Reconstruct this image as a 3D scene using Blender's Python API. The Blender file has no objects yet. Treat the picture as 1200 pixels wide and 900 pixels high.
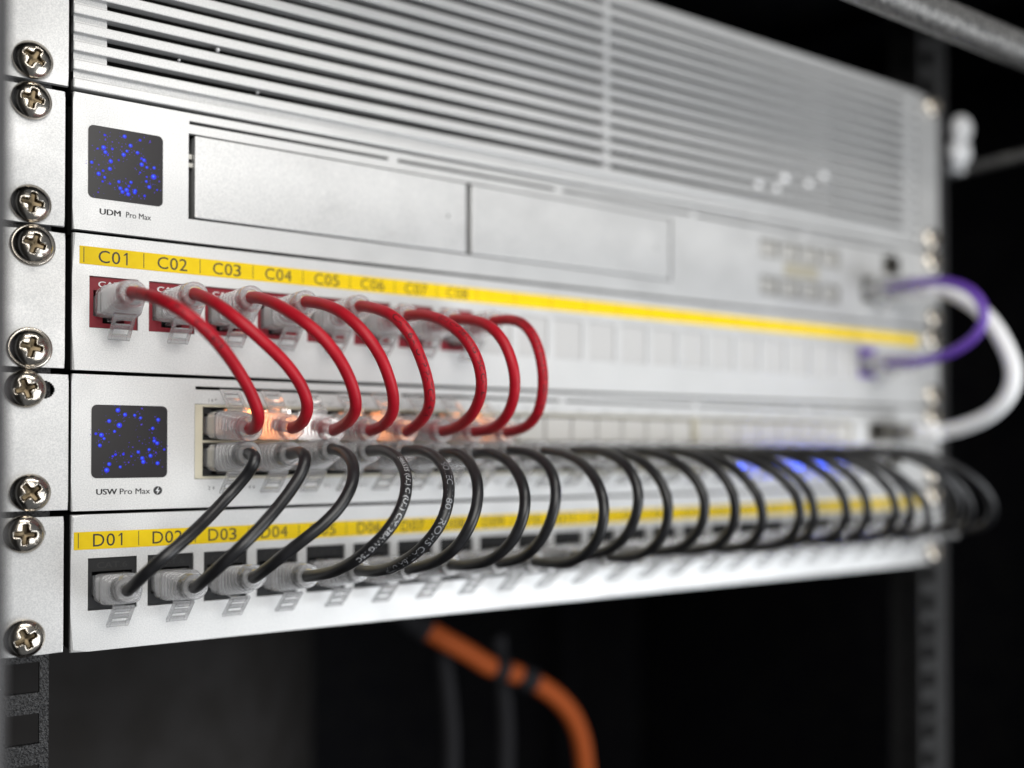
import bpy, bmesh, math, random
from mathutils import Vector, Matrix
random.seed(7)
S = 0.001                       # everything below is written in millimetres
sc = bpy.context.scene
col = sc.collection

# ------------------------------------------------------------------ camera
yaw, pit, rol = 0.592, 0.010, 0.001
f = Vector((math.sin(yaw)*math.cos(pit), math.cos(yaw)*math.cos(pit), math.sin(pit)))
r = Vector((math.cos(yaw), -math.sin(yaw), 0.0))
u = r.cross(f)
r2 = r*math.cos(rol) + u*math.sin(rol)
u2 = -r*math.sin(rol) + u*math.cos(rol)
CAM = Vector((-59.601, -336.337, 64.225))
cd = bpy.data.cameras.new('camera')
cam = bpy.data.objects.new('camera', cd)
col.objects.link(cam)
m = Matrix((r2, u2, -f)).transposed().to_4x4()
m.translation = CAM*S
cam.matrix_world = m
cd.sensor_width = 36.0
cd.lens = 1167.3/1200*36
cd.shift_y = 65.96/1200
cd.clip_start = 0.01
cd.clip_end = 20
cd.dof.use_dof = True
cd.dof.focus_distance = 0.316
cd.dof.aperture_fstop = 3.15
sc.camera = cam

# ------------------------------------------------------------------ world, lamps, exposure
w = bpy.data.worlds.new('World'); sc.world = w; w.use_nodes = True
bg = w.node_tree.nodes['Background']
bg.inputs[0].default_value = (0.80, 0.85, 0.92, 1); bg.inputs[1].default_value = 0.15
def lamp(name, loc, aim, sx, sy, power, colr):
    d = bpy.data.lights.new(name, 'AREA'); d.shape = 'RECTANGLE'
    d.size, d.size_y, d.energy, d.color = sx*S, sy*S, power, colr
    o = bpy.data.objects.new(name, d); col.objects.link(o)
    o.location = Vector(loc)*S
    o.rotation_euler = (Vector(aim)-Vector(loc)).to_track_quat('-Z', 'Y').to_euler()
    return o
lamp('room_light', (-180, -1100, 380), (120, 0, 80), 900, 700, 11.2, (1.0, 0.98, 0.94))
lamp('window_light', (850, -850, -330), (200, 0, 60), 800, 700, 9.0, (0.94, 0.97, 1.0))
lamp('ceiling_tube', (60, -620, 760), (120, 0, 90), 800, 45, 3.0, (1.0, 0.97, 0.92))
sc.view_settings.view_transform = 'Standard'
sc.view_settings.look = 'None'
sc.view_settings.exposure = 0.0
sc.view_settings.gamma = 1.0
sc.view_settings.use_curve_mapping = False
sc.cycles.use_denoising = True
sc.cycles.max_bounces = 12
sc.cycles.transmission_bounces = 10
sc.cycles.transparent_max_bounces = 24
sc.cycles.caustics_refractive = True
sc.cycles.caustics_reflective = False

# ------------------------------------------------------------------ text outlines (made first, while the scene is small)
_txt = {}
def text_outline(s, bold=0.0):
    key = (s, bold)
    if key in _txt: return _txt[key]
    c = bpy.data.curves.new('text', 'FONT'); c.body = s; c.size = 1.0
    c.resolution_u = 3; c.offset = bold
    o = bpy.data.objects.new('text', c); col.objects.link(o)
    dg = bpy.context.evaluated_depsgraph_get()
    me = bpy.data.meshes.new_from_object(o.evaluated_get(dg))
    vs = [(v.co.x, v.co.y) for v in me.vertices]
    fs = [tuple(p.vertices) for p in me.polygons]
    bpy.data.objects.remove(o); bpy.data.curves.remove(c); bpy.data.meshes.remove(me)
    x0 = min(v[0] for v in vs); x1 = max(v[0] for v in vs)
    y0 = min(v[1] for v in vs); y1 = max(v[1] for v in vs)
    _txt[key] = ([(a-x0, b-y0) for a, b in vs], fs, x1-x0, y1-y0)
    return _txt[key]
for ch in 'CD0123456789': text_outline(ch)
for k in range(1, 49): text_outline(str(k))
CABLE_PRINT = ['E466535 (UL) C (UL) CM 28AWG 75C', 'VERIFIED ISO/IEC 11801 ROHS CAT.6A UTP', '(UL) CM 28AWG 75C CAT.6A', 'CAT.6A UTP PATCH 4PR']
for s in CABLE_PRINT+[CABLE_PRINT[1][9:]]: text_outline(s)

# ------------------------------------------------------------------ materials
def mat(name, base, rough=0.5, metal=0.0, **kw):
    mt = bpy.data.materials.new(name); mt.use_nodes = True
    nt = mt.node_tree; b = nt.nodes['Principled BSDF']
    b.inputs['Base Color'].default_value = (*base, 1)
    b.inputs['Roughness'].default_value = rough
    b.inputs['Metallic'].default_value = metal
    for k, v in kw.items(): b.inputs[k.replace('_', ' ')].default_value = v
    return mt
def noise(nt, scale, detail=2.0, rough=0.5):
    tc = nt.nodes.new('ShaderNodeTexCoord'); n = nt.nodes.new('ShaderNodeTexNoise')
    n.inputs['Scale'].default_value = scale; n.inputs['Detail'].default_value = detail
    n.inputs['Roughness'].default_value = rough
    nt.links.new(tc.outputs['Object'], n.inputs['Vector'])
    return n
def ramp(nt, src, stops):
    cr = nt.nodes.new('ShaderNodeValToRGB'); e = cr.color_ramp.elements
    e[0].position, e[0].color = stops[0][0], (*stops[0][1], 1)
    e[1].position, e[1].color = stops[-1][0], (*stops[-1][1], 1)
    for p, c in stops[1:-1]:
        k = e.new(p); k.color = (*c, 1)
    nt.links.new(src.outputs[0], cr.inputs[0])
    return cr
def bump(nt, src, strength, dist):
    b = nt.nodes.new('ShaderNodeBump'); b.inputs['Strength'].default_value = strength
    b.inputs['Distance'].default_value = dist
    nt.links.new(src.outputs[0], b.inputs['Height'])
    nt.links.new(b.outputs[0], nt.nodes['Principled BSDF'].inputs['Normal'])
def grain(mt, scale, lo, hi, bstr=0.0, bdist=0.0001, detail=3.0, p0=0.35, p1=0.65, rr=None):
    nt = mt.node_tree; n = noise(nt, scale, detail)
    cr = ramp(nt, n, [(p0, lo), (p1, hi)])
    nt.links.new(cr.outputs[0], nt.nodes['Principled BSDF'].inputs['Base Color'])
    if bstr: bump(nt, n, bstr, bdist)
    if rr:
        n2 = noise(nt, scale*0.02, 4.0, 0.65)
        mr = nt.nodes.new('ShaderNodeMapRange')
        mr.inputs[1].default_value = 0.3; mr.inputs[2].default_value = 0.7
        mr.inputs[3].default_value = rr[0]; mr.inputs[4].default_value = rr[1]
        nt.links.new(n2.outputs[0], mr.inputs[0])
        nt.links.new(mr.outputs[0], nt.nodes['Principled BSDF'].inputs['Roughness'])
    return mt
M = {}
M['alu'] = grain(mat('silver_paint', (.6, .6, .6), .45, .45), 2600, (.56, .565, .57), (.72, .72, .715), .3, .00007, rr=(.38, .52))
M['alu_dark'] = mat('chassis_grey', (.10, .10, .105), .6, .3)
M['dark'] = mat('interior_black', (.008, .008, .009), .7)
M['gap'] = mat('gap_black', (.004, .004, .004), .9)
M['rail'] = grain(mat('black_powder_coat', (.02, .02, .02), .36, Specular_IOR_Level=.5), 1300, (.014, .014, .015), (.045, .045, .047), 1.0, .0010, detail=2)
M['bar'] = grain(mat('hammered_grey_coat', (.2, .2, .2), .32, .5), 700, (.05, .05, .05), (.26, .255, .245), .8, .0005, detail=2)
M['post'] = grain(mat('grey_coat', (.06, .06, .062), .45), 700, (.05, .05, .052), (.085, .083, .085), .4, .0003)
M['wall'] = grain(mat('cabinet_black', (.02, .02, .022), .7, Specular_IOR_Level=.08), 60, (.004, .004, .006), (.007, .007, .008))
M['screw'] = grain(mat('nickel', (.7, .64, .56), .2, 1.0), 500, (.58, .53, .46), (.72, .66, .58), .03, .0001, rr=(.12, .24))
M['screw_dk'] = mat('recess_shade', (.13, .10, .062), .34, 1.0)  # shade inside the cross recess, put into a darker metal colour
M['yellow'] = grain(mat('yellow_tape', (.8, .55, .01), .5, Specular_IOR_Level=.2), 300, (.84, .59, .002), (.88, .63, .004))
M['ink'] = mat('black_ink', (.012, .012, .012), .5)
M['ink_grey'] = mat('grey_ink', (.02, .02, .022), .6)
M['ink_white'] = mat('white_ink', (.75, .76, .78), .5)
M['ink_pale'] = mat('pale_ink', (.50, .51, .53), .6)
M['ink_faint'] = mat('faint_ink', (.24, .25, .27), .6)
M['ink_red'] = mat('dark_ink', (.02, .002, .004), .6)
M['red_jack'] = mat('red_plastic', (.23, .009, .020), .45, Specular_IOR_Level=.3)
M['black_jack'] = mat('black_plastic', (.016, .0165, .018), .5, Specular_IOR_Level=.3)
M['emboss'] = mat('embossed_black', (.014, .014, .015), .5)
M['purple'] = mat('purple_plastic', (.14, .055, .42), .4)
M['red'] = grain(mat('red_jacket', (.45, .01, .02), .46, Specular_IOR_Level=.3), 220, (.35, .005, .015), (.41, .008, .019), .05, .0002)
M['black'] = grain(mat('black_jacket', (.012, .012, .013), .36), 220, (.010, .010, .011), (.018, .018, .020), .05, .0002)
M['matte_black'] = mat('matte_black', (.012, .012, .014), .8, Specular_IOR_Level=.2)
M['white'] = mat('white_jacket', (.90, .91, .93), .45)
M['orange'] = mat('orange_jacket', (.34, .07, .013), .7, Specular_IOR_Level=.2)
M['fade'] = grain(mat('fade_grey', (.05, .05, .05), .7, Specular_IOR_Level=.15), 40, (.030, .028, .027), (.040, .038, .038))
M['blank'] = grain(mat('pale_blank', (.62, .62, .62), .5), 2000, (.47, .47, .47), (.53, .53, .53))
M['cover_pale'] = mat('cover_pale', (.55, .545, .53), .5)
M['cover_grey'] = mat('cover_grey', (.40, .395, .38), .5)
M['cream'] = mat('jack_shield', (.62, .58, .46), .38, .55)
M['sfp'] = mat('sfp_metal', (.42, .41, .38), .35, .8)
M['glass'] = mat('display_glass', (.030, .028, .030), .22, 0.0, Specular_IOR_Level=.25)
def emit(name, c, s):
    mt = mat(name, (0, 0, 0), .5)
    b = mt.node_tree.nodes['Principled BSDF']
    b.inputs['Emission Color'].default_value = (*c, 1); b.inputs['Emission Strength'].default_value = s
    return mt
M['px_blue'] = emit('pixel_blue', (.002, .004, 1.0), .8)
M['px_violet'] = emit('pixel_violet', (.08, .02, .9), .6)
M['px_cyan'] = emit('pixel_cyan', (.02, .16, 1.0), 1.3)
M['led_amber'] = emit('led_amber', (1.0, .33, .10), 5.5)
M['led_white'] = emit('led_white', (1.0, .93, .88), 4.5)
M['led_blue'] = emit('led_blue', (.03, .10, 1.0), 18.0)
M['led_off'] = mat('led_off', (.5, .5, .48), .3)
def clear_plastic(name, milk):
    mt = mat(name, (.97, .97, .975), .03, 0.0, IOR=1.45)
    nt = mt.node_tree; b = nt.nodes['Principled BSDF']
    b.inputs['Transmission Weight'].default_value = .86
    t = nt.nodes.new('ShaderNodeBsdfTransparent'); t.inputs[0].default_value = (.98, .98, .985, 1)
    tr = nt.nodes.new('ShaderNodeBsdfTranslucent'); tr.inputs[0].default_value = (.95, .95, .95, 1)
    df = nt.nodes.new('ShaderNodeBsdfDiffuse'); df.inputs[0].default_value = (.92, .92, .93, 1)
    tl = nt.nodes.new('ShaderNodeMixShader'); tl.inputs[0].default_value = .6
    nt.links.new(tr.outputs[0], tl.inputs[1]); nt.links.new(df.outputs[0], tl.inputs[2])
    m1 = nt.nodes.new('ShaderNodeMixShader'); m1.inputs[0].default_value = milk
    nt.links.new(b.outputs[0], m1.inputs[1]); nt.links.new(tl.outputs[0], m1.inputs[2])
    mx = nt.nodes.new('ShaderNodeMixShader'); mx.inputs[0].default_value = .66
    nt.links.new(t.outputs[0], mx.inputs[1]); nt.links.new(m1.outputs[0], mx.inputs[2])
    nt.links.new(mx.outputs[0], nt.nodes['Material Output'].inputs[0])
    return mt
M['clear'] = clear_plastic('clear_plastic', .04)
M['clear_rib'] = clear_plastic('clear_plastic_rib', .20)  # extra white on the ribs stands in for their bright edge highlights
M['clear_core'] = clear_plastic('clear_plastic_core', .42)

# ------------------------------------------------------------------ builders
WL = {}
def tag(o, label=None, cat=None, group=None, kind=None):
    if label: o['label'] = label
    if cat: o['category'] = cat
    if group: o['group'] = group
    if kind: o['kind'] = kind
    return o
def thing(name, loc, label, cat, group=None):
    o = bpy.data.objects.new(name, None); o.empty_display_size = .01
    col.objects.link(o); o.location = Vector(loc)*S; WL[o] = Vector(loc)
    return tag(o, label, cat, group)
def mesh(vs, fs, material, smooth=False):
    me = bpy.data.meshes.new('mesh')
    me.from_pydata([(a*S, b*S, c*S) for a, b, c in vs], [], fs)
    if isinstance(material, str): material = M[material]
    me.materials.append(material)
    if smooth: me.shade_smooth()
    me.update()
    return me
def put(name, me, parent=None, loc=(0, 0, 0), rot=None):
    """link mesh data at an absolute position (mm)"""
    o = bpy.data.objects.new(name, me); col.objects.link(o)
    p = Vector(loc); WL[o] = p
    if parent is not None:
        o.parent = parent; p = p - WL[parent]
    o.location = p*S
    if rot: o.rotation_euler = rot
    return o
class G:
    """collects geometry"""
    def __init__(s): s.v = []; s.f = []
    def add(s, vs, fs):
        n = len(s.v); s.v += [tuple(v) for v in vs]; s.f += [tuple(i+n for i in q) for q in fs]; return s
    def box(s, x0, x1, y0, y1, z0, z1):
        vs = [(x, y, z) for x in (x0, x1) for y in (y0, y1) for z in (z0, z1)]
        return s.add(vs, [(0, 1, 3, 2), (4, 6, 7, 5), (0, 4, 5, 1), (2, 3, 7, 6), (0, 2, 6, 4), (1, 5, 7, 3)])
    def put(s, name, material, parent=None, smooth=False):
        return put(name, mesh(s.v, s.f, material, smooth), parent)
    def mesh(s, material, smooth=False): return mesh(s.v, s.f, material, smooth)
def bevel_box(x0, x1, y0, y1, z0, z1, w, seg=2):
    bm = bmesh.new(); bmesh.ops.create_cube(bm, size=1)
    for v in bm.verts:
        v.co = Vector(((x0+x1)/2+v.co.x*(x1-x0), (y0+y1)/2+v.co.y*(y1-y0), (z0+z1)/2+v.co.z*(z1-z0)))
    bmesh.ops.bevel(bm, geom=list(bm.edges), offset=w, segments=seg, profile=.5, affect='EDGES')
    return from_bm(bm)
def from_bm(bm):
    bm.verts.ensure_lookup_table()
    for i, v in enumerate(bm.verts): v.index = i
    g = G(); g.add([tuple(v.co) for v in bm.verts], [tuple(v.index for v in q.verts) for q in bm.faces]); bm.free()
    return g
def plate(x0, x1, z0, z1, holes, y0=0.0, y1=2.0, bev=0.55):
    """a plate in the XZ plane, front at y0, with real rectangular openings and a rounded outer rim"""
    def uniq(a):
        o = []
        for q in sorted(a):
            if not o or q-o[-1] > 1e-4: o.append(q)
        return o
    xs = uniq([x0, x1]+[h[0] for h in holes]+[h[1] for h in holes])
    zs = uniq([z0, z1]+[h[2] for h in holes]+[h[3] for h in holes])
    bm = bmesh.new(); vd = {}
    def V(i, k, y):
        key = (i, k, y)
        if key not in vd: vd[key] = bm.verts.new((xs[i], y, zs[k]))
        return vd[key]
    def solid(i, k):
        if i < 0 or k < 0 or i >= len(xs)-1 or k >= len(zs)-1: return False
        cx = (xs[i]+xs[i+1])/2; cz = (zs[k]+zs[k+1])/2
        return not any(h[0] < cx < h[1] and h[2] < cz < h[3] for h in holes)
    for i in range(len(xs)-1):
        for k in range(len(zs)-1):
            if not solid(i, k): continue
            bm.faces.new((V(i, k, y0), V(i+1, k, y0), V(i+1, k+1, y0), V(i, k+1, y0)))
            bm.faces.new((V(i, k, y1), V(i, k+1, y1), V(i+1, k+1, y1), V(i+1, k, y1)))
            for (di, dk, a, b) in ((-1, 0, (i, k+1), (i, k)), (1, 0, (i+1, k), (i+1, k+1)), (0, -1, (i, k), (i+1, k)), (0, 1, (i+1, k+1), (i, k+1))):
                if not solid(i+di, k+dk):
                    bm.faces.new((V(*a, y0), V(*a, y1), V(*b, y1), V(*b, y0)))
    if bev:
        es = []
        for e in bm.edges:
            a, b = e.verts
            if abs(a.co.y-y0) < 1e-6 and abs(b.co.y-y0) < 1e-6:
                for ax, lim in ((0, x0), (0, x1), (2, z0), (2, z1)):
                    if abs(a.co[ax]-lim) < 1e-6 and abs(b.co[ax]-lim) < 1e-6: es.append(e); break
        bmesh.ops.bevel(bm, geom=es, offset=bev, segments=2, profile=.5, affect='EDGES')
    return from_bm(bm)
def rrect(x0, x1, z0, z1, rad, y0, y1, seg=6):
    """rounded rectangle prism"""
    pts = []
    for cx, cz, a0 in ((x1-rad, z1-rad, 0), (x0+rad, z1-rad, 90), (x0+rad, z0+rad, 180), (x1-rad, z0+rad, 270)):
        for i in range(seg+1):
            a = math.radians(a0+90*i/seg); pts.append((cx+rad*math.cos(a), cz+rad*math.sin(a)))
    n = len(pts); g = G()
    g.add([(x, y0, z) for x, z in pts]+[(x, y1, z) for x, z in pts],
          [tuple(range(n-1, -1, -1))[::-1]]+[tuple(range(n, 2*n))[::-1]]+[(i, i+n, (i+1) % n+n, (i+1) % n) for i in range(n)])
    return g
def flat_text(s, x0, z0, h, y, w=None, bold=0.0):
    """lettering in the XZ plane; bold thickens each stroke sideways"""
    vs, fs, tw, th = text_outline(s)
    kz = h/th; kx = (w/tw) if w else kz
    g = G()
    for i in range(3 if bold else 1):
        d = bold*(i-1) if bold else 0
        g.add([(x0+a*kx+d, y-.004*i, z0+b*kz+abs(d)*.3) for a, b in vs], fs)
    return g
def label_text(s, x0, z0, h, y, w):
    """one letter and two digits, the figure one drawn with its flag"""
    g = G(); cw = (.40, .30, .30); x = x0
    for ch, q in zip(s, cw):
        cell = w*q
        if ch == '1':
            c = x+cell*.55; t = h*.058
            g.add([(c-t, y, z0), (c+t, y, z0), (c+t, y, z0+h), (c-t, y, z0+h)], [(0, 1, 2, 3)])
            g.add([(c-t, y, z0+h), (c-t, y, z0+h*.84), (c-h*.25, y, z0+h*.72), (c-h*.25, y, z0+h*.80)], [(0, 3, 2, 1)])
        else:
            t_ = flat_text(ch, x+cell*.04, z0, h, y, cell*.84); g.add(t_.v, t_.f)
        x += cell
    return g
def disc(cx, cz, rad, y, n=14):
    return [(cx+rad*math.cos(2*math.pi*i/n), y, cz+rad*math.sin(2*math.pi*i/n)) for i in range(n)], [tuple(range(n))]
def catmull(pts, per=10):
    P = [Vector(p) for p in pts]; P = [2*P[0]-P[1]]+P+[2*P[-1]-P[-2]]
    out = []
    for i in range(1, len(P)-2):
        for k in range(per):
            t = k/per; a, b, c, d = P[i-1:i+3]
            out.append(.5*((2*b)+(c-a)*t+(2*a-5*b+4*c-d)*t*t+(3*b-a-3*c+d)*t**3))
    out.append(P[-2]); return out
def smooth_line(pts, n=2):
    P = [Vector(p) for p in pts]
    for _ in range(n):
        P = [P[0]]+[(P[i-1]+2*P[i]+P[i+1])/4 for i in range(1, len(P)-1)]+[P[-1]]
    return P
def tube(path, rad, n=14, cap=True):
    P = [Vector(p) for p in path]; g = G(); vs = []
    nrm = None
    for i, p in enumerate(P):
        t = (P[min(i+1, len(P)-1)]-P[max(i-1, 0)]).normalized()
        if nrm is None: nrm = t.orthogonal().normalized()
        nrm = (nrm-t*nrm.dot(t)).normalized(); b = t.cross(nrm)
        rr = rad(i/(len(P)-1)) if callable(rad) else rad
        vs += [p+(nrm*math.cos(2*math.pi*k/n)+b*math.sin(2*math.pi*k/n))*rr for k in range(n)]
    fs = [(i*n+k, i*n+(k+1) % n, (i+1)*n+(k+1) % n, (i+1)*n+k) for i in range(len(P)-1) for k in range(n)]
    if cap: fs += [tuple(range(n))[::-1], tuple(range((len(P)-1)*n, len(P)*n))]
    return g.add(vs, fs)
def wrap_text(s, path, s0, rad, height):
    """lettering printed round a cable, turned to the open side of the loop"""
    vs, fs, tw, th = text_outline(s); k = height/th
    P = path; L = [0.0]
    for i in range(1, len(P)): L.append(L[-1]+(P[i]-P[i-1]).length)
    out = []; keep = []
    for a, b in vs:
        d = s0+a*k*1.22
        i = 0
        while i < len(L)-2 and L[i+1] < d: i += 1
        t = (d-L[i])/max(1e-6, L[i+1]-L[i])
        c = P[i].lerp(P[i+1], t); T = (P[min(i+2, len(P)-1)]-P[max(i-1, 0)]).normalized()
        N = Vector((-.35, -1, 0)); N = (N-T*N.dot(T)).normalized(); B = N.cross(T)
        ang = (b*k-height/2)/rad
        out.append(c+(N*math.cos(ang)+B*math.sin(ang))*(rad+.03)); keep.append(d < L[-1]-2)
    g = G(); g.add(out, [q for q in fs if all(keep[i] for i in q)])
    return g

# ------------------------------------------------------------------ cabinet
U = 44.45
cab = thing('rack_cabinet', (210, 100, -300), 'black server cabinet with square-hole rails holding all the equipment', 'cabinet')
G().box(-140, 620, 430, 440, -420, 330).put('back_panel', 'wall', cab)
G().box(612, 622, -90, 429, -420, 330).put('side_panel', 'wall', cab)
G().box(-142, -132, -90, 429, -420, 330).put('side_panel', 'wall', cab)
G().box(-142, 622, -90, 440, 331, 340).put('top_panel', 'wall', cab)
G().box(-142, 622, -90, 440, -432, -421).put('bottom_panel', 'wall', cab)
def rail(x0, x1, hx):
    holes = []
    for uu in range(-8, 7):
        for zc in (6.35, 22.225, 38.1):
            z = uu*U+zc
            holes.append((hx-4.75, hx+4.75, z-4.75, z+4.75))
    g = plate(x0, x1, -400, 330, holes, 3.0, 5.0, .4)
    o = g.put('mounting_rail', 'rail', cab)
    return o
rail(-30, -5.6, -13.0)
rail(447.6, 472, 455.0)
for x in (-32, 472.2): G().box(x, x+1.8, 3.2, 40, -400, 330).put('rail_flange', 'rail', cab)
# front post in the near left corner, out of focus
g = G(); g.add(bevel_box(-90, -29.6, -100, -70, -415, 330, 5, 3).v, bevel_box(-90, -29.6, -100, -70, -415, 330, 5, 3).f)
g.put('front_post', 'post', cab, True)
bevel_box(522, 600, -100, -70, -415, 330, 5, 3).put('front_post', 'post', cab, True)  # unseen right post, added to keep lamp light off the right rail
# rounded bar across the top of the front frame
path = [Vector((x, -100, 239.5)) for x in range(-130, 621, 30)]
tube(path, 7.0, 20).put('front_bar', 'bar', cab, True)
G().box(-130, 620, -96, -92, 300, 330).put('top_rail', 'rail', cab)
# invented grey sheet, curved so light on it falls off, and a rear rail
bp = [(-70, 150), (-20, 153), (40, 162), (95, 182), (140, 212), (180, 255), (210, 310), (230, 370), (240, 425)]
g = G()
for i, (x, y) in enumerate(bp): g.v += [(x, y, -420), (x, y, -8), (x-.7, y+1, -420), (x-.7, y+1, -8)]
for i in range(len(bp)-1):
    j = 4*i; g.f += [(j, j+4, j+5, j+1), (j+2, j+3, j+7, j+6), (j+1, j+5, j+7, j+3)]
g.put('fade_sheet', 'fade', cab, True)
G().box(478, 492, 380, 384, -420, 300).put('rear_rail', 'wall', cab)
# brace running forward along the right side
tube([Vector((492, y, 231)) for y in range(-90, 430, 20)], 3.2, 12).put('side_brace', 'bar', cab, True)
brk = thing('cable_clamp', (478, 4, 246), 'pale blurred clamp with two round lobes on the right post beside the brace', 'clamp')
def blob(c, rx, ry, rz, n=14, m_=8):
    vs = []; fs = []
    for i in range(m_+1):
        a = math.pi*i/m_
        for k in range(n):
            b = 2*math.pi*k/n
            vs.append((c[0]+rx*math.sin(a)*math.cos(b), c[1]+ry*math.sin(a)*math.sin(b), c[2]+rz*math.cos(a)))
    for i in range(m_):
        for k in range(n):
            fs.append((i*n+k, i*n+(k+1) % n, (i+1)*n+(k+1) % n, (i+1)*n+k))
    return vs, fs
g = G(); g.add(*blob((480, -2, 251), 7.5, 6, 8.5)); g.put('upper_lobe', 'white', brk, True)
g = G(); g.add(*blob((476.5, -3, 237), 8.5, 6, 8.5)); g.put('lower_lobe', 'white', brk, True)
G().box(476, 489, 1, 7, 228, 235).put('strap', 'white', brk)

# ------------------------------------------------------------------ screws
def screw_mesh(R=5.8, H=3.5):
    """pan head as a fine dome with a tapered cross recess"""
    n, rings = 72, 30; vs = []; fs = []
    def sm(t): t = max(0., min(1., t)); return t*t*(3-2*t)
    def height(x, z, q):
        h = H*math.sqrt(max(0, 1-.80*q*q))*1.0-H*.10*q**6
        core = math.hypot(x, z)
        def arm(a, b): return sm((3.3-abs(a))/.45)*sm((1.02-abs(b)*(1+.06*abs(a)))/.28)
        d = max(arm(x, z), arm(z, x), sm((1.7-core)/.5))
        return h-d*(2.3-.28*core)
    for i in range(rings+1):
        q = (i+.02)/rings
        for k in range(n):
            a = 2*math.pi*k/n; x, z = R*q*math.cos(a), R*q*math.sin(a)
            vs.append((x, -height(x, z, q), z))
    for k in range(n):
        a = 2*math.pi*k/n; vs.append((R*.985*math.cos(a), 0.3, R*.985*math.sin(a)))
    for i in range(rings+1):
        for k in range(n):
            fs.append((i*n+k, i*n+(k+1) % n, (i+1)*n+(k+1) % n, (i+1)*n+k))
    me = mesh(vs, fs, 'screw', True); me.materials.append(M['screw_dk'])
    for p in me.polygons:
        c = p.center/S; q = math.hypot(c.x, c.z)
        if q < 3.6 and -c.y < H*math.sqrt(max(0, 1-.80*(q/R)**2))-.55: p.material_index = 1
    return me
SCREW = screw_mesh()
def washer_mesh():
    vs = []; fs = []; n = 40
    for rad, y in ((5.2, -.2), (5.5, -.9), (6.2, -.9), (6.5, -.3), (6.5, .2)):
        vs += [(rad*math.cos(2*math.pi*k/n), y, rad*math.sin(2*math.pi*k/n)) for k in range(n)]
    for i in range(4):
        for k in range(n): fs.append((i*n+k, i*n+(k+1) % n, (i+1)*n+(k+1) % n, (i+1)*n+k))
    return mesh(vs, fs, 'screw', True)
WASHER = washer_mesh()
EAR_Y = 0.9
def screw(x, z, label, washer, rot):
    t = thing('rack_screw', (x, EAR_Y-.3, z), label, 'screw', 'rack screws on the mounting ears')
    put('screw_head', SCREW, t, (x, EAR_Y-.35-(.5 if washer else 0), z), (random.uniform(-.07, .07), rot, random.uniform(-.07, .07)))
    if washer: put('washer', WASHER, t, (x, EAR_Y-.3, z))
UNITS = [('vented panel', 4, 6), ('gateway', 3, 4), ('upper patch panel', 2, 3), ('switch', 1, 2), ('lower patch panel', 0, 1)]
SX = {(4, 0): -11.6, (3, 1): -11.9, (3, 0): -11.9, (2, 1): -11.2, (2, 0): -11.9, (1, 1): -13.1, (1, 0): -11.6, (0, 1): -13.3, (0, 0): -13.0}
WASH = {(2, 1), (2, 0)}
for nm, k0, k1 in UNITS:
    for side, sx in (('left', -1), ('right', 1)):
        zs = [('lower', k0*U+6.6, 0), ('upper', k1*U-6.0, 1)]
        for wh, z, ui in zs:
            if side == 'left' and k0 == 4 and ui == 1: continue
            x = SX.get((k0, ui), -12) if sx < 0 else 455.0+random.uniform(-1, 1)
            screw(x, z, '%s screw in the %s mounting ear of the %s' % (wh, side, nm), (k0, ui) in WASH and sx < 0, random.uniform(0, 1.57))
def ears(parent, z0, z1, gapx, rgap=1.0, wide=3.6):
    """two mounting ears with slots where the screws pass"""
    for xa, xb, hx in ((-20.3, -gapx, -10.6), (442+rgap, 462.3, 455)):
        rects = [(hx-5.0, hx+(3.6 if hx < 0 else 2), z0+6.6-2.9, z0+6.6+2.9), (hx-5.0, hx+(wide if hx < 0 else 2), z1-6-2.9, z1-6+2.9)]
        slots = []
        for a_, b_, c_, d_ in rects:
            cz = (c_+d_)/2; R_ = (d_-c_)/2
            for q in (.25, .5, .7, .85, .97):
                e_ = R_*(1-math.sqrt(1-q*q)); slots.append((a_+e_, b_-e_, cz-q*R_, cz+q*R_))
        g = plate(xa, xb, z0+.9, z1-1.1, slots, EAR_Y, EAR_Y+1.9, .35)
        g.put('mounting_ear', 'alu', parent)

# ------------------------------------------------------------------ 2U vented panel
vp = thing('vented_panel', (221, 0, 4*U), 'silver two-unit slatted vent panel at the top of the rack', 'vent panel')
ears(vp, 4*U, 6*U, 1.2)
z0 = 184.3; PITCH = 5.9
slat_me = None
bmv = bevel_box(0, 442, 0, 4.2, 0, 3.25, .35, 2)
slat_me = bmv.mesh('alu')
for k in range(13): put('slat', slat_me, vp, (0, 0, z0+PITCH*k))
g = bevel_box(0, 442, 0, 4.2, 178.4, 181.7, .45, 2); g.put('bottom_border', 'alu', vp)
g = bevel_box(0, 442, 0, 4.2, z0+PITCH*13, 266.2, .45, 2); g.put('top_border', 'alu', vp)
for xa, xb in ((.4, 10.4), (216.2, 219.6), (431, 441.6)):
    G().box(xa, xb, 2.0, 5.5, 179, 265.8).put('web', 'alu', vp)
G().box(.4, 441.6, 2.2, 5.6, 179, 184.9).put('groove', 'alu', vp)
G().box(.6, 441.4, 60, 62, 178.4, 266).put('rear_wall', 'gap', vp)
G().box(.4, .9, 5.7, 60, 178.4, 266).put('chassis_side', 'alu_dark', vp)
G().box(441.1, 441.6, 5.7, 60, 178.4, 266).put('chassis_side', 'alu_dark', vp)
G().box(1, 441, 5.7, 60, 265.2, 265.9).put('chassis_top', 'alu_dark', vp)
G().box(1, 441, 5.7, 60, 178.5, 179).put('chassis_bottom', 'alu_dark', vp)
# white blobs made up for the bright spots between the slats
for x, z, s in ((362, 206.5, 2.6), (350, 200.6, 2.4), (332, 200.6, 3.2), (326, 194.6, 2.2), (313, 194.6, 2.4), (46, 200.8, .8), (33, 194.4, .5), (60, 189, .5)):
    g = G(); g.add(*blob((x, 1.2, z), s*.8, 1.2, s*.8)); g.put('bright_blob', 'white', vp, True)

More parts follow.
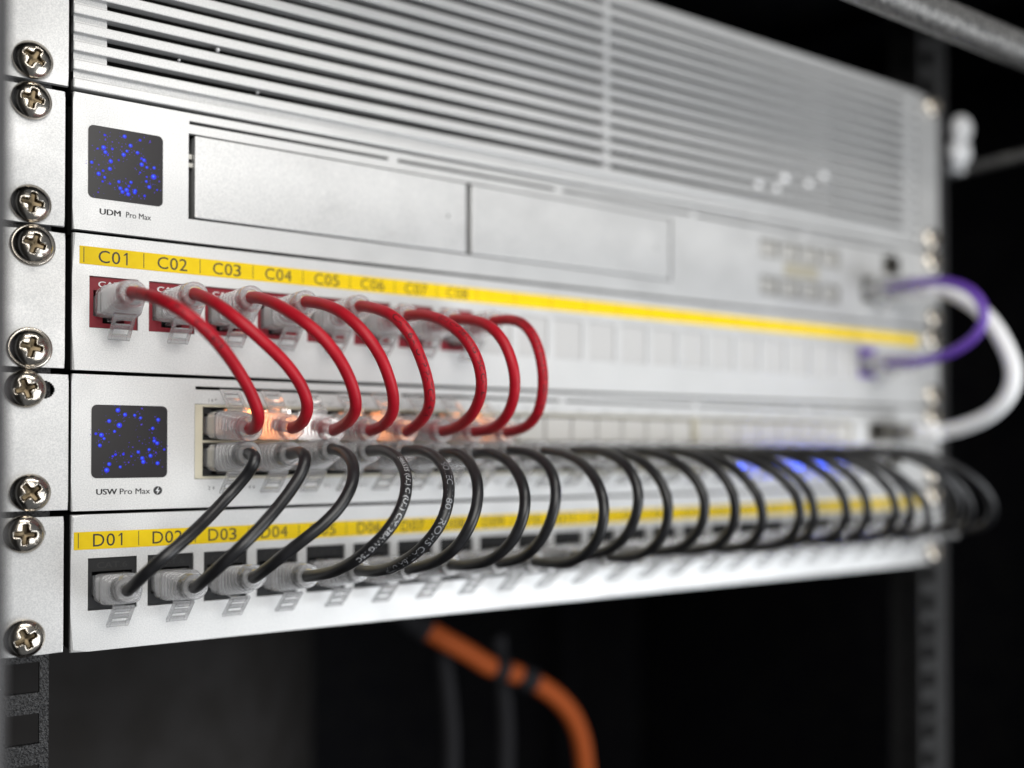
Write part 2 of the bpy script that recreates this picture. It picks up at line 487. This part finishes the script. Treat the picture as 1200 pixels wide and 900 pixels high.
# ------------------------------------------------------------------ gateway
gw = thing('network_gateway', (221, 0, 3*U), 'silver gateway with square display lettered UDM Pro Max and two drive trays', 'gateway')
ears(gw, 3*U, 4*U, 2.1)
zb, zt = 3*U+.45, 4*U-.75
slits = [(36.2+78*k, 110.3+78*k, 173.3, 174.5) for k in range(5)]
lan_holes = [(312+15.5*c+.9, 312+15.5*c+14.6, zz, zz+9.4) for c in range(4) for zz in (140.8, 159.4)]
wan = (391.5, 404.5, 143.4, 157.4)
sfp_g = [(409.5, 424, 144.5, 155.5), (409.5, 424, 160.5, 171)]
g = plate(0, 442, zb, zt, slits+[(36, 254.4, 141.5, 170.3)]+lan_holes+[wan]+sfp_g)
g.put('face_plate', 'alu', gw)
G().box(1, 441, 14, 200, zb+.6, zt-.6).put('chassis', 'gap', gw)
G().box(35, 256, 10.0, 10.5, 141, 171).put('tray_bay', 'gap', gw)
for xa, xb in ((38.2, 144.9), (147.3, 253.6)):
    tr = bevel_box(xa, xb, .15, 9, 142.3, 169.9, .35, 2).put('drive_tray', 'alu', gw)
    G().add(*disc(xb-8.5, 155.8, .55, .12)).put('tray_pin_hole', 'gap', tr)
g = G(); g.box(36.2, 38.0, 3.2, 7, 162.6, 164.2); g.box(36.2, 38.0, 2.4, 6, 159.6, 161); g.put('tray_lever', 'sfp', gw)
dsp = rrect(4.5, 27.6, 144.3, 167.5, 1.7, -.22, 1).put('display', 'glass', gw)
def px(points, x0, z1, k, y, parent):
    gs = {'px_blue': G(), 'px_violet': G(), 'px_cyan': G()}
    for a, b, rr in points:
        cx, cz, q = x0+a*k, z1-b*k, max(rr*k*.80, .11)
        gs['px_blue' if rr > 5 else 'px_violet'].add(*disc(cx, cz, q, y))
        if rr >= 9: gs['px_cyan'].add(*disc(cx-q*.1, cz+q*.15, q*.38, y-.01))
        for _ in range(4):
            gs['px_violet'].add(*disc(cx+random.uniform(-26, 26)*k, cz+random.uniform(-26, 26)*k, random.uniform(.06, .17), y, 8))
    for nm, g in gs.items(): g.put('lit_dots', nm, parent)
P1 = [(487,632,7),(579,632,12),(652,645,8),(490,655,5),(522,663,4),(607,675,12),(482,693,14),(522,697,8),(566,683,4),(590,703,9),(640,708,11),(575,722,13),(660,735,8),(672,743,12),(490,715,12),(502,728,6),(515,758,13),(552,750,6),(660,765,13),(685,778,9),(720,778,10),(428,768,10),(460,778,5),(511,795,12),(460,822,13),(480,806,8),(487,838,9),(478,858,7),(718,823,17),(685,825,6),(683,848,9),(653,805,6),(697,875,12),(553,856,10),(610,856,10),(600,875,8),(560,888,12),(513,868,6),(735,888,6),(590,895,14),(630,897,12),(570,905,12),(597,915,13),(628,905,12),(675,920,8),(458,912,5),(700,650,5),(455,700,6),(745,845,5)]
px([(a-412, (b-602)+(590-a)*.10, c) for a, b, c in P1], 4.5, 167.5, 23.1/351, -.24, dsp)
g = flat_text('UDM', 8.1, 139.35, 1.85, -.02, 6.3, .10); g.put('lettering', 'ink_grey', gw)
g = flat_text('Pro Max', 16.1, 139.35, 1.85, -.02, 7.8, .04); g.put('lettering', 'ink_grey', gw)
def port_face(x0, x1, z0, z1, y, up, me_cache={}):
    key = (round(x1-x0, 3), round(z1-z0, 3), up)
    if key not in me_cache:
        w_, h_ = x1-x0, z1-z0; cx = w_/2
        zp = (1.0, h_-2.4) if up else (2.4, h_-1.0)
        hl = [(cx-5.95, cx+5.95, zp[0], zp[1]), (cx-3.2, cx+3.2, zp[1]-.01, h_-.7) if up else (cx-3.2, cx+3.2, .7, zp[0]+.01)]
        me_cache[key] = plate(0, w_, 0, h_, hl, 0, 8, 0)
    return me_cache[key]
for hx0, hx1, hz0, hz1 in lan_holes:
    g = port_face(hx0+.1, hx1-.1, hz0+.1, hz1-.1, .8, hz0 > 150)
    pt = put('ethernet_port', g.mesh('sfp'), gw, (hx0+.1, .6, hz0+.1))
    bevel_box(hx0+1, hx1-1, .9, 6, hz0+.9, hz1-.9, .5, 1).put('port_cover', 'cover_grey', pt)
G().box(330, 356, -.06, .1, 151.6, 158.2).put('port_legend', 'cream', gw)
put('ethernet_port', port_face(wan[0]+.1, wan[1]-.1, wan[2]+.1, wan[3]-.1, .8, False).mesh('sfp'), gw, (wan[0]+.1, .6, wan[2]+.1))
def cage(xa, xb, za, zb_, parent):
    plate(xa+.1, xb-.1, za+.1, zb_-.1, [(xa+.7, xb-.7, za+.7, zb_-.7)], -.8, 10, 0).put('sfp_cage', 'sfp', parent)
for c in sfp_g: cage(*c, gw)

# ------------------------------------------------------------------ patch panels
PIT = 18.27
def patch_panel(k0, letter, tx, sx0, sz0, sz1, label):
    t = thing('patch_bay', (221, 0, k0*U), label, 'patch panel', 'patch panels with yellow labels')
    ears(t, k0*U, (k0+1)*U, 1.9)
    zb, zt = k0*U+.5, (k0+1)*U-.7
    pz0, pz1 = (103.0, 119.5) if letter == 'C' else (13.3, 29.9)
    holes = [(5.1+PIT*k, 19.95+PIT*k, pz0, pz1) for k in range(24)]
    plate(0, 442, zb, zt, holes, 0, 2.2, .9).put('face_plate', 'alu', t)
    G().box(.2, 441.8, 13, 60, zb+.6, zt-.6).put('rear_frame', 'gap', t)
    for xa in (0.1, 441.2): G().box(xa, xa+.7, 2.3, 12.9, zb+.6, zt-.6).put('side_flange', 'gap', t)
    st = plate(sx0, 441.2, sz0, sz1, [], -.12, .0-.01, .04).put('label_strip', 'yellow', t)
    g = G()
    for k in range(25):
        x = tx+PIT*k
        if x < 440.6: g.box(x-.11, x+.11, -.15, -.13, sz0+.55, sz1-.35)
    g.put('divider_lines', 'ink', st)
    for k in range(24):
        x = tx+PIT*(k+.5)
        if letter == 'C' and k > 7: continue      # the strip is blank past the eighth label
        label_text('%s%02d' % (letter, k+1), x-4.95, sz0+.85, 4.0, -.15, 10.2).put('label_text', 'ink', st)
    # jacks
    cz = (pz0+pz1)/2-.6
    def jack_mesh(m_):
        return plate(-7.3, 7.3, -8.1, 8.1, [(-6.1, 6.1, -4.7+.2, 3.9), (-3.3, 3.3, -6.6, -4.4)], 0, 11, .25).mesh(m_)
    jm = {'red': jack_mesh('red_jack'), 'black': jack_mesh('black_jack'), 'purple': jack_mesh('purple')}
    bl = bevel_box(-7.40, 7.40, .0, 9, -8.22, 8.22, .3, 2)
    blm = bl.mesh('blank')
    txt = flat_text('CAT.6', -4.6, 4.9, 1.9, -.03, 9.2, .05)
    txt_w = txt.mesh('ink_white'); txt_d = txt.mesh('emboss')
    for k in range(24):
        kind = ('red' if k < 8 else 'purple' if k == 21 else None) if letter == 'C' else 'black'
        x = 12.52+PIT*k; zc = (pz0+pz1)/2
        if kind:
            j = put('keystone_jack', jm[kind], t, (x, .7, zc))
            put('lettering', txt_w if kind == 'red' else txt_d, j, (x, .7, zc))
        else:
            put('keystone_blank', blm, t, (x, .5, zc))
    return t
patch_panel(2, 'C', 3.4, 2.1, 123.0, 128.7, 'silver patch panel with yellow strip lettered C01 onwards and red jacks')
patch_panel(0, 'D', 2.2, .9, 32.7, 38.3, 'silver patch panel with yellow strip lettered D01 onwards and black jacks')

# ------------------------------------------------------------------ switch
sw = thing('network_switch', (221, 0, U), 'silver switch with square display lettered USW Pro Max and two rows of ports', 'switch')
ears(sw, U, 2*U, .7, wide=6.0)
zb, zt = U+.45, 2*U-.75
GX = [48+13.97*k+3.2*(k//8) for k in range(24)]
groups = [(GX[8*i]-9.6, GX[8*i+7]+7.6, 54.4, 79.7) for i in range(3)]
slits = [(38.6+77.5*k, 113.9+77.5*k, 84.5, 85.6) for k in range(5)]
sfp_s = [(396.5+14.8*c, 410.5+14.8*c, zz, zz+11) for c in range(2) for zz in (55.5, 68.6)]
plate(0, 442, zb, zt, slits+[(a, b, c, d) for a, b, c, d in groups]+sfp_s).put('face_plate', 'alu', sw)
G().box(1, 441, 15, 200, zb+.6, zt-.6).put('chassis', 'gap', sw)
for c in sfp_s: cage(*c, sw)
for a, b, c, d in groups:
    plate(a+.15, b-.15, c+.15, d-.15, [(a+2.7, b-.7, c+.9, 66.7), (a+2.7, b-.7, 67.5, d-.9)], .15, 9, .2).put('port_frame', 'cream', sw)
LED_TOP = {1: 'led_amber', 2: 'led_white', 4: 'led_amber', 7: 'led_amber'}
LED_BOT = {18: 'led_blue', 19: 'led_blue', 20: 'led_blue', 21: 'led_blue', 22: 'led_blue'}
port_me = {}
cover_me = bevel_box(-6.6, 6.6, -1.2, 5, .3, 10.4, .6, 2).mesh('cover_pale')
for row, (za, zb2) in enumerate(((67.7, 78.6), (55.5, 66.5))):
    up = row == 0
    for k in range(24):
        if row not in port_me:
            h = zb2-za; zp = (1.1, 8.7) if up else (h-8.7, h-1.1)
            nt_ = (zp[1]-.01, h-.4) if up else (.4, zp[0]+.01)
            port_me[row] = plate(-6.9, 6.9, 0, h, [(-6.05, 6.05, zp[0], zp[1]), (-3.4, 3.4, nt_[0], nt_[1])], 0, 9, 0).mesh('black_jack')
        p = put('ethernet_port', port_me[row], sw, (GX[k], 2.2, za))
        if up and k >= 8:
            put('port_cover', cover_me, p, (GX[k], 2.0, za))
        mled = (LED_TOP if up else LED_BOT).get(k)
        if mled:
            z_a, z_b = (za+8.4, za+10.6) if up else (za+.4, za+2.6)
            for s_ in (-1, 1):
                xa = GX[k]+s_*4.9
                G().box(xa-1.3, xa+1.3, 1.2, 2.1, z_a, z_b).put('port_led', mled, p)
            # light pipe glow at the mouth of the port
            zc = za+(4.9 if up else 6.1)
            G().box(GX[k]-5.2, GX[k]+5.2, 3.2, 3.6, zc-3, zc+3).put('light_pipe', mled, p)
dsp = rrect(5.9, 29.4, 55.2, 78.6, 1.7, -.22, 1).put('display', 'glass', sw)
P2 = [(550,247,14),(583,268,12),(628,270,9),(656,282,9),(740,290,12),(510,300,12),(557,320,16),(535,350,9),(714,333,10),(450,362,8),(475,368,14),(487,385,9),(468,418,11),(720,380,6),(722,395,11),(736,406,12),(770,437,7),(697,438,9),(646,450,10),(704,468,12),(665,480,12),(670,498,13),(576,460,8),(540,462,8),(527,470,7),(613,470,6),(511,508,12),(500,537,15),(738,505,12),(562,522,9),(601,500,5),(620,426,4),(650,395,3),(730,452,5),(663,236,5),(660,315,5)]
px([(a-430, b-222, c) for a, b, c in P2], 5.9, 78.6, 23.5/355, -.24, dsp)
flat_text('USW', 7.5, 49.9, 1.85, -.02, 6.2, .11).put('lettering', 'ink_grey', sw)
flat_text('Pro Max', 14.6, 49.9, 1.85, -.02, 9.4, .05).put('lettering', 'ink_grey', sw)
lg = G(); lg.add(*disc(26.45, 50.9, 1.42, -.02, 28)); lo = lg.put('power_emblem', 'ink_grey', sw)
def bolt(cx, cz, k, y):
    p = [(.25, 1.0), (-.55, -.12), (-.05, -.12), (-.25, -1.0), (.55, .12), (.05, .12)]
    return [(cx+a*k, y, cz+b*k) for a, b in p], [(0, 1, 2, 5), (5, 2, 3, 4)]
G().add(*bolt(26.45, 50.9, 1.25, -.05)).put('bolt', 'ink_white', lo)
g = G()
for k in range(24):
    for up in (True, False):
        zc = 81.0 if up else 51.4
        t_ = flat_text(str(2*k+(1 if up else 2)), GX[k]-5.0, zc-.55, 1.15, -.02)
        g.add(t_.v, t_.f); wv = max(v[0] for v in t_.v)
        g.add(*bolt(wv+1.1, zc, .75, -.02))
        if up: g.box(wv+1.9, wv+2.7, -.03, -.02, zc+.25, zc+.4); g.box(wv+2.22, wv+2.37, -.035, -.025, zc, zc+.7)
g.put('port_numbers', 'ink_grey', sw)

# ------------------------------------------------------------------ patch cables
def section(w_, h_, round_, n=28):
    """superellipse ring: round_ 1 = circle, small = box"""
    e = round_; pts = []
    for i in range(n):
        a = 2*math.pi*(i+.5)/n; c, s = math.cos(a), math.sin(a)
        pts.append((w_/2*math.copysign(abs(c)**e, c), h_/2*math.copysign(abs(s)**e, s)))
    return pts
def loft(rings, cap=True):
    g = G(); n = len(rings[0]); vs = [p for rg in rings for p in rg]
    fs = [(i*n+k, i*n+(k+1) % n, (i+1)*n+(k+1) % n, (i+1)*n+k) for i in range(len(rings)-1) for k in range(n)]
    if cap: fs += [tuple(range(n))[::-1], tuple(range((len(rings)-1)*n, len(rings)*n))]
    return g.add(vs, fs)
def banded(rings):
    """loft whose bands share no points, so every rib keeps a crisp edge"""
    g = G(); n = len(rings[0])
    for a, b in zip(rings, rings[1:]):
        g.add(list(a)+list(b), [(k, (k+1) % n, n+(k+1) % n, n+k) for k in range(n)])
    g.add(rings[0], [tuple(range(n))[::-1]])
    return g
def plug(cable, P0, E, ldir, latch=True):
    """clear modular plug at P0 on the panel plane, boot ending at E"""
    P0 = Vector(P0); E = Vector(E); L = -E.y
    def at(y, x, z):
        t = max(0, min(1, (-y-6)/max(1, L-6))); t = t*t*(3-2*t)*.5+t*.5
        return (P0.x+(E.x-P0.x)*t+x, y, P0.z+(E.z-P0.z)*t+z)
    body = loft([[at(y, x, z) for x, z in section(w_, h_, .28)] for y, w_, h_ in ((6, 11.0, 6.0), (5.6, 11.4, 6.6), (-7.5, 11.5, 6.8), (-8, 10, 6))])
    pl = body.put('plug', 'clear_core', cable, True)
    prof = [(-2.2, 11.6, 8.2, .30), (-2.8, 12.3, 9.2, .30), (-9.5, 12.3, 9.4, .30)]
    y = -9.5; i = 0
    while y > -L+3.4:
        q = (-y-9.5)/(L-12.5); w_ = 12.1-3.4*q; h_ = 9.4-1.2*q; e = .32+.6*min(1, q*1.2)
        prof += [(y-.1, w_-1.8, h_-1.8, e), (y-1.1, w_-1.8, h_-1.8, e), (y-1.25, w_-.1, h_-.1, e), (y-1.6, w_+.1, h_+.1, e), (y-2.2, w_, h_, e)]
        y -= 2.35
    prof += [(-L+1.8, 8.4, 8.2, .96), (-L+.5, 8.2, 8.0, 1.0), (-L, 7.4, 7.2, 1.0), (-L-.05, 5.0, 5.0, 1.0), (-L+.6, 4.0, 4.0, 1.0)]
    rings = [[at(yy, x, z) for x, z in section(w_, h_, e)] for yy, w_, h_, e in prof]
    bt = banded(rings).mesh('clear', True); bt.materials.append(M['clear_rib'])
    nn = 28; rib = [i for i in range(len(prof)-1) if 2 <= i < len(prof)-6 and (i-2) % 5 in (3, 4)]+[len(prof)-4, len(prof)-3]
    for i in rib:
        for k in range(nn): bt.polygons[i*nn+k].material_index = 1
    put('boot', bt, pl)
    if latch:
        g = G()
        a = Vector((0, -15.5, 4.6*ldir)); b = Vector((0, -6.6, 11.6*ldir)); d = (b-a)
        nv = Vector((0, d.z, -d.y)).normalized()*.45
        def strip(t0, t1, x0, x1, k=1.0):
            p = a+d*t0; q = a+d*t1; vs = []
            for x in (x0, x1):
                for c, sgn in ((p, 1), (p, -1), (q, -1), (q, 1)):
                    vs.append((P0.x+x, c.y+nv.y*sgn*k, P0.z+c.z+nv.z*sgn*k))
            g.add(vs, [(0, 1, 2, 3), (7, 6, 5, 4), (0, 4, 5, 1), (1, 5, 6, 2), (2, 6, 7, 3), (3, 7, 4, 0)])
        strip(0, 1, -3.3, -2.3); strip(0, 1, 2.3, 3.3)
        for t0, t1 in ((0, .22), (.40, .56), (.80, 1.0)): strip(t0, t1, -2.3, 2.3, .8)
        # the spring latch itself
        p0 = (P0.x, -1.0, P0.z+4.0*ldir)
        g.box(P0.x-1.6, P0.x+1.6, -9.5, 2.0, min(P0.z+4.3*ldir, P0.z+5.2*ldir), max(P0.z+4.3*ldir, P0.z+5.2*ldir))
        g.put('latch_tab', 'clear', pl)
def patch_cable(name, label, pts, PA, la, PB, lb, jacket, rad=1.9, group=None, cat='cable', printing=None, fil=1):
    A = Vector(pts[0]); Bp = Vector(pts[-1])
    c = thing(name, ((A.x+Bp.x)/2, min(A.y, Bp.y), Bp.z), label, cat, group)
    P = smooth_line(pts, fil)
    # leave each boot straight
    P = [Vector((PA[0], -12, PA[1])).lerp(P[0], .0), Vector(P[0])+Vector((0, 4.5, (PA[1]-P[0].z)*.2))]+P+[Vector(P[-1])+Vector((0, 4.5, (PB[1]-P[-1].z)*.2)), Vector((PB[0], -12, PB[1]))]
    path = catmull(P, 10)
    tube(path, rad, 16).put('jacket', jacket, c, True)
    if printing:
        s, s0, ink = printing
        wrap_text(s, path, s0, rad, 2.0).put('printing', ink, c)
    plug(c, (PA[0], 0, PA[1]), A, la); plug(c, (PB[0], 0, PB[1]), Bp, lb)
    return c
RED = [
 [[12,-28,111],[13,-46,108],[17,-56,104],[22,-58,100],[30,-53,95],[37,-46,89],[43,-42,82],[47,-40,75],[48,-34,71.3],[48,-28,71]],
 [[31,-26,112.5],[32,-41,109],[36,-49,103],[44,-51,96],[51,-50,91],[57,-48,84],[60,-46,79],[61,-42,75],[62,-35,72],[62,-28,71.5]],
 [[49,-26,113],[49,-35,112],[51,-46,108],[55,-54,103],[60,-58,98],[66,-58,91],[71,-55,83],[74,-52,77],[75,-44,73],[76,-29,71]],
 [[67,-27,113],[68,-39,111],[70,-49,108],[74,-55,101],[79,-57,95],[83,-55,87],[87,-51,81],[89,-47,76],[90,-38,72],[90,-28,71]],
 [[86,-28,113],[86,-40,111],[88,-49,108],[91,-54,102],[95,-54,94],[99,-52,86],[102,-49,79],[103,-41,74],[104,-28,71]],
 [[104,-29,111],[104,-38,111],[105,-49,108],[107,-59,103],[109,-63,97],[112,-64,90],[114,-61,83],[116,-53,76],[117,-41,72],[118,-29,71]],
 [[122,-29,111],[122,-42,110],[123,-51,107],[124,-58,102],[126,-60,95],[128,-60,88],[130,-56,81],[131,-49,75],[132,-40,71],[132,-28,71]],
 [[140,-28,112],[141,-37,112],[141,-45,110],[141,-51,105],[142,-54,99],[143,-55,90],[144,-53,83],[145,-48,76],[146,-41,72],[146,-28,71]]]
BLK = [
 [[48,-27,63],[48,-33,62.6],[47,-34,60],[46,-30,56],[41,-28,50],[33,-31,43],[25,-37,37],[18,-38,33],[13.5,-34,27],[12.5,-22,22]],
 [[62,-27,63],[62,-35,64],[61,-41,63],[60,-43,59],[58,-43,55],[52,-44,48],[45,-48,42],[38,-49,36],[33,-45,30],[31,-36,25],[31,-27,22]],
 [[76,-28,64.5],[76,-39,64],[74,-49,60],[72,-54,54],[67,-55,47],[62,-54,42],[56,-52,37],[51,-46,32],[49,-39,27],[49,-29,24]],
 [[90,-28,64],[90,-38,65],[89,-51,62],[87,-60,57],[84,-65,51],[81,-67,45],[77,-66,40],[74,-63,35],[70,-57,30],[68,-45,25],[67,-29,23]],
 [[104,-27,64],[104,-37,65],[103,-51,62],[101,-61,58],[98,-68,50],[95,-69,43],[92,-67,37],[89,-60,31],[87,-50,26],[86,-38,24],[86,-28,23.5]],
 [[118,-29,63],[118,-38,64],[117,-48,61],[115,-57,55],[113,-61,47],[109,-61,39],[107,-57,32],[105,-46,26],[104,-30,23]],
 [[132,-29,63],[132,-39,64],[131,-51,61],[130,-61,55],[128,-66,48],[127,-66,41],[125,-61,32],[123,-52,26],[122,-39,24],[122,-28,23]],
 [[146,-30,64],[146,-42,64],[145,-52,61],[145,-59,56],[143,-63,48],[142,-61,40],[141,-55,31],[141,-45,25],[140,-32,23]]]
def loop(xa, xb, depth, lift, sag):
    sway = random.uniform(-2.2, 2.2)
    pts = []
    for t, yy, zz in ((0, 0, 64), (.08, .3, 64.5), (.22, .62, 62), (.36, .86, 56.5), (.5, 1, 49), (.62, .98, 40.5), (.75, .84, 32), (.86, .6, 26), (.94, .3, 23.5), (1, 0, 22.6)):
        s = t*t*(3-2*t)
        pts.append([xa+(xb-xa)*s+sway*math.sin(math.pi*t)**2, -28-(depth-28)*yy, zz+lift*math.sin(math.pi*t*.8)+sag*math.sin(math.pi*t)])
    return pts
ordn = ['first', 'second', 'third', 'fourth', 'fifth', 'sixth', 'seventh', 'eighth']
rprint = {0: (CABLE_PRINT[3], 24, 'ink_red'), 4: (CABLE_PRINT[3], 38, 'ink_red'), 5: (CABLE_PRINT[2], 38, 'ink_red'), 7: (CABLE_PRINT[0], 30, 'ink_red')}
bprint = {3: (CABLE_PRINT[0], 41, 'ink_pale'), 4: (CABLE_PRINT[1][9:], 46, 'ink_faint')}
for k in range(8):
    xc, xs = 12.52+PIT*k, GX[k]
    patch_cable('patch_cable', 'red patch cable plugged into jack C%02d, %s red loop from the left' % (k+1, ordn[k]), RED[k],
                (xc, 110.6), -1, (xs, 72.6), 1, 'red', 1.9, 'red patch cables', printing=rprint.get(k))
for k in range(24):
    xs, xd = GX[k], 12.52+PIT*k
    if k < 8: pts = BLK[k]
    else: pts = loop(xs, xd, 66-max(0, k-14)*.8+random.uniform(-4, 4), random.uniform(-2, 1.5), random.uniform(-3, 2))
    patch_cable('patch_cable', 'black patch cable plugged into jack D%02d of the lower patch panel' % (k+1), pts,
                (xs, 61.6), -1, (xd, 20.6), -1, 'black', 1.9, 'black patch cables', printing=bprint.get(k))
patch_cable('patch_cable', 'purple patch cable looping from the gateway to the purple jack at the right',
            [[398.0,-29,150.2],[397.9,-45.4,150.0],[397.6,-59.2,143.8],[397.2,-67.2,132.4],[396.8,-64.8,121.9],[396.4,-55.3,114.5],[396.1,-39.4,109.8],[396.0,-29,109.6]],
            (398, 150), -1, (12.52+PIT*21, 110.6), -1, 'purple', 2.3)
dac = thing('direct_attach_cable', (419, -20, 73), 'thick white cable looping from the gateway to the switch at the right', 'cable')
Wp = [Vector(p) for p in [[416.7,-24,149],[417,-32,147.5],[417.1,-40,143.5],[417.5,-50,136],[418.1,-60.1,123.0],[419.0,-67.0,105.5],[419.7,-64.4,92.2],[420.3,-54.2,82.4],[420.8,-38,76.2],[421.0,-24,74]]]
tube(catmull(Wp, 10), 3.8, 16).put('jacket', 'white', dac, True)
for x, z, i in ((416.7, 150, 0), (418.3, 74.1, -1)):
    h = bevel_box(x-6.4, x+6.4, -16, 4, z-4.4, z+4.4, .6, 2).put('connector', 'sfp' if i else 'white', dac)
    e = Wp[0] if i == 0 else Wp[-1]
    loft([[(x+(e.x-x)*t+a, -15.5-13*t, z+(e.z-z)*t+b) for a, b in section(12-3.5*t, 8.6-.4*t, .35+.6*t)] for t in (0, .25, .5, .75, 1)]).put('strain_relief', 'white', h, True)

# ------------------------------------------------------------------ things hanging below, inside the cabinet
oc = thing('orange_cable', (240, 80, -100), 'thick orange cable hanging blurred in the dark below the lower patch panel', 'cable')
Op = [Vector(p) for p in [(180,124,-26),(160,134,12),(182,128,-20),(200,120,-33),(217,120,-43),(233,120,-53),(247,120,-58),(262,120,-65),(280,120,-78),(292,120,-94),(298,120,-117),(301,120,-170),(299,122,-250),(292,130,-420)]]
tube(catmull(Op[1:], 8), 5.3, 14).put('jacket', 'orange', oc, True)
for i, ends in enumerate((((162, 133.4, 8), (183, 127.6, -20.8), (196, 121.7, -31)), ((235, 120, -53.6), (243, 120, -56.6)), ((252, 120, -60), (262, 120, -65)))):
    tube(catmull([Vector(q) for q in ends], 5), 6.4, 14).put('hook_tie', 'matte_black', oc, True)
for i, (x, lab) in enumerate(((216, 'dark cable hanging behind the orange cable, nearer the left'), (252, 'dark cable hanging behind the orange cable, further right'))):
    c = thing('power_cable', (x, 138, -420), lab, 'cable', 'dark cables hanging below')
    tube(catmull([Vector(p) for p in [(x-4, 136, -40), (x-1, 138, -56), (x+2, 138, -80), (x+3, 138, -110), (x, 138, -200), (x-6, 140, -420)]], 8), 5.0, 12).put('jacket', 'matte_black', c, True)
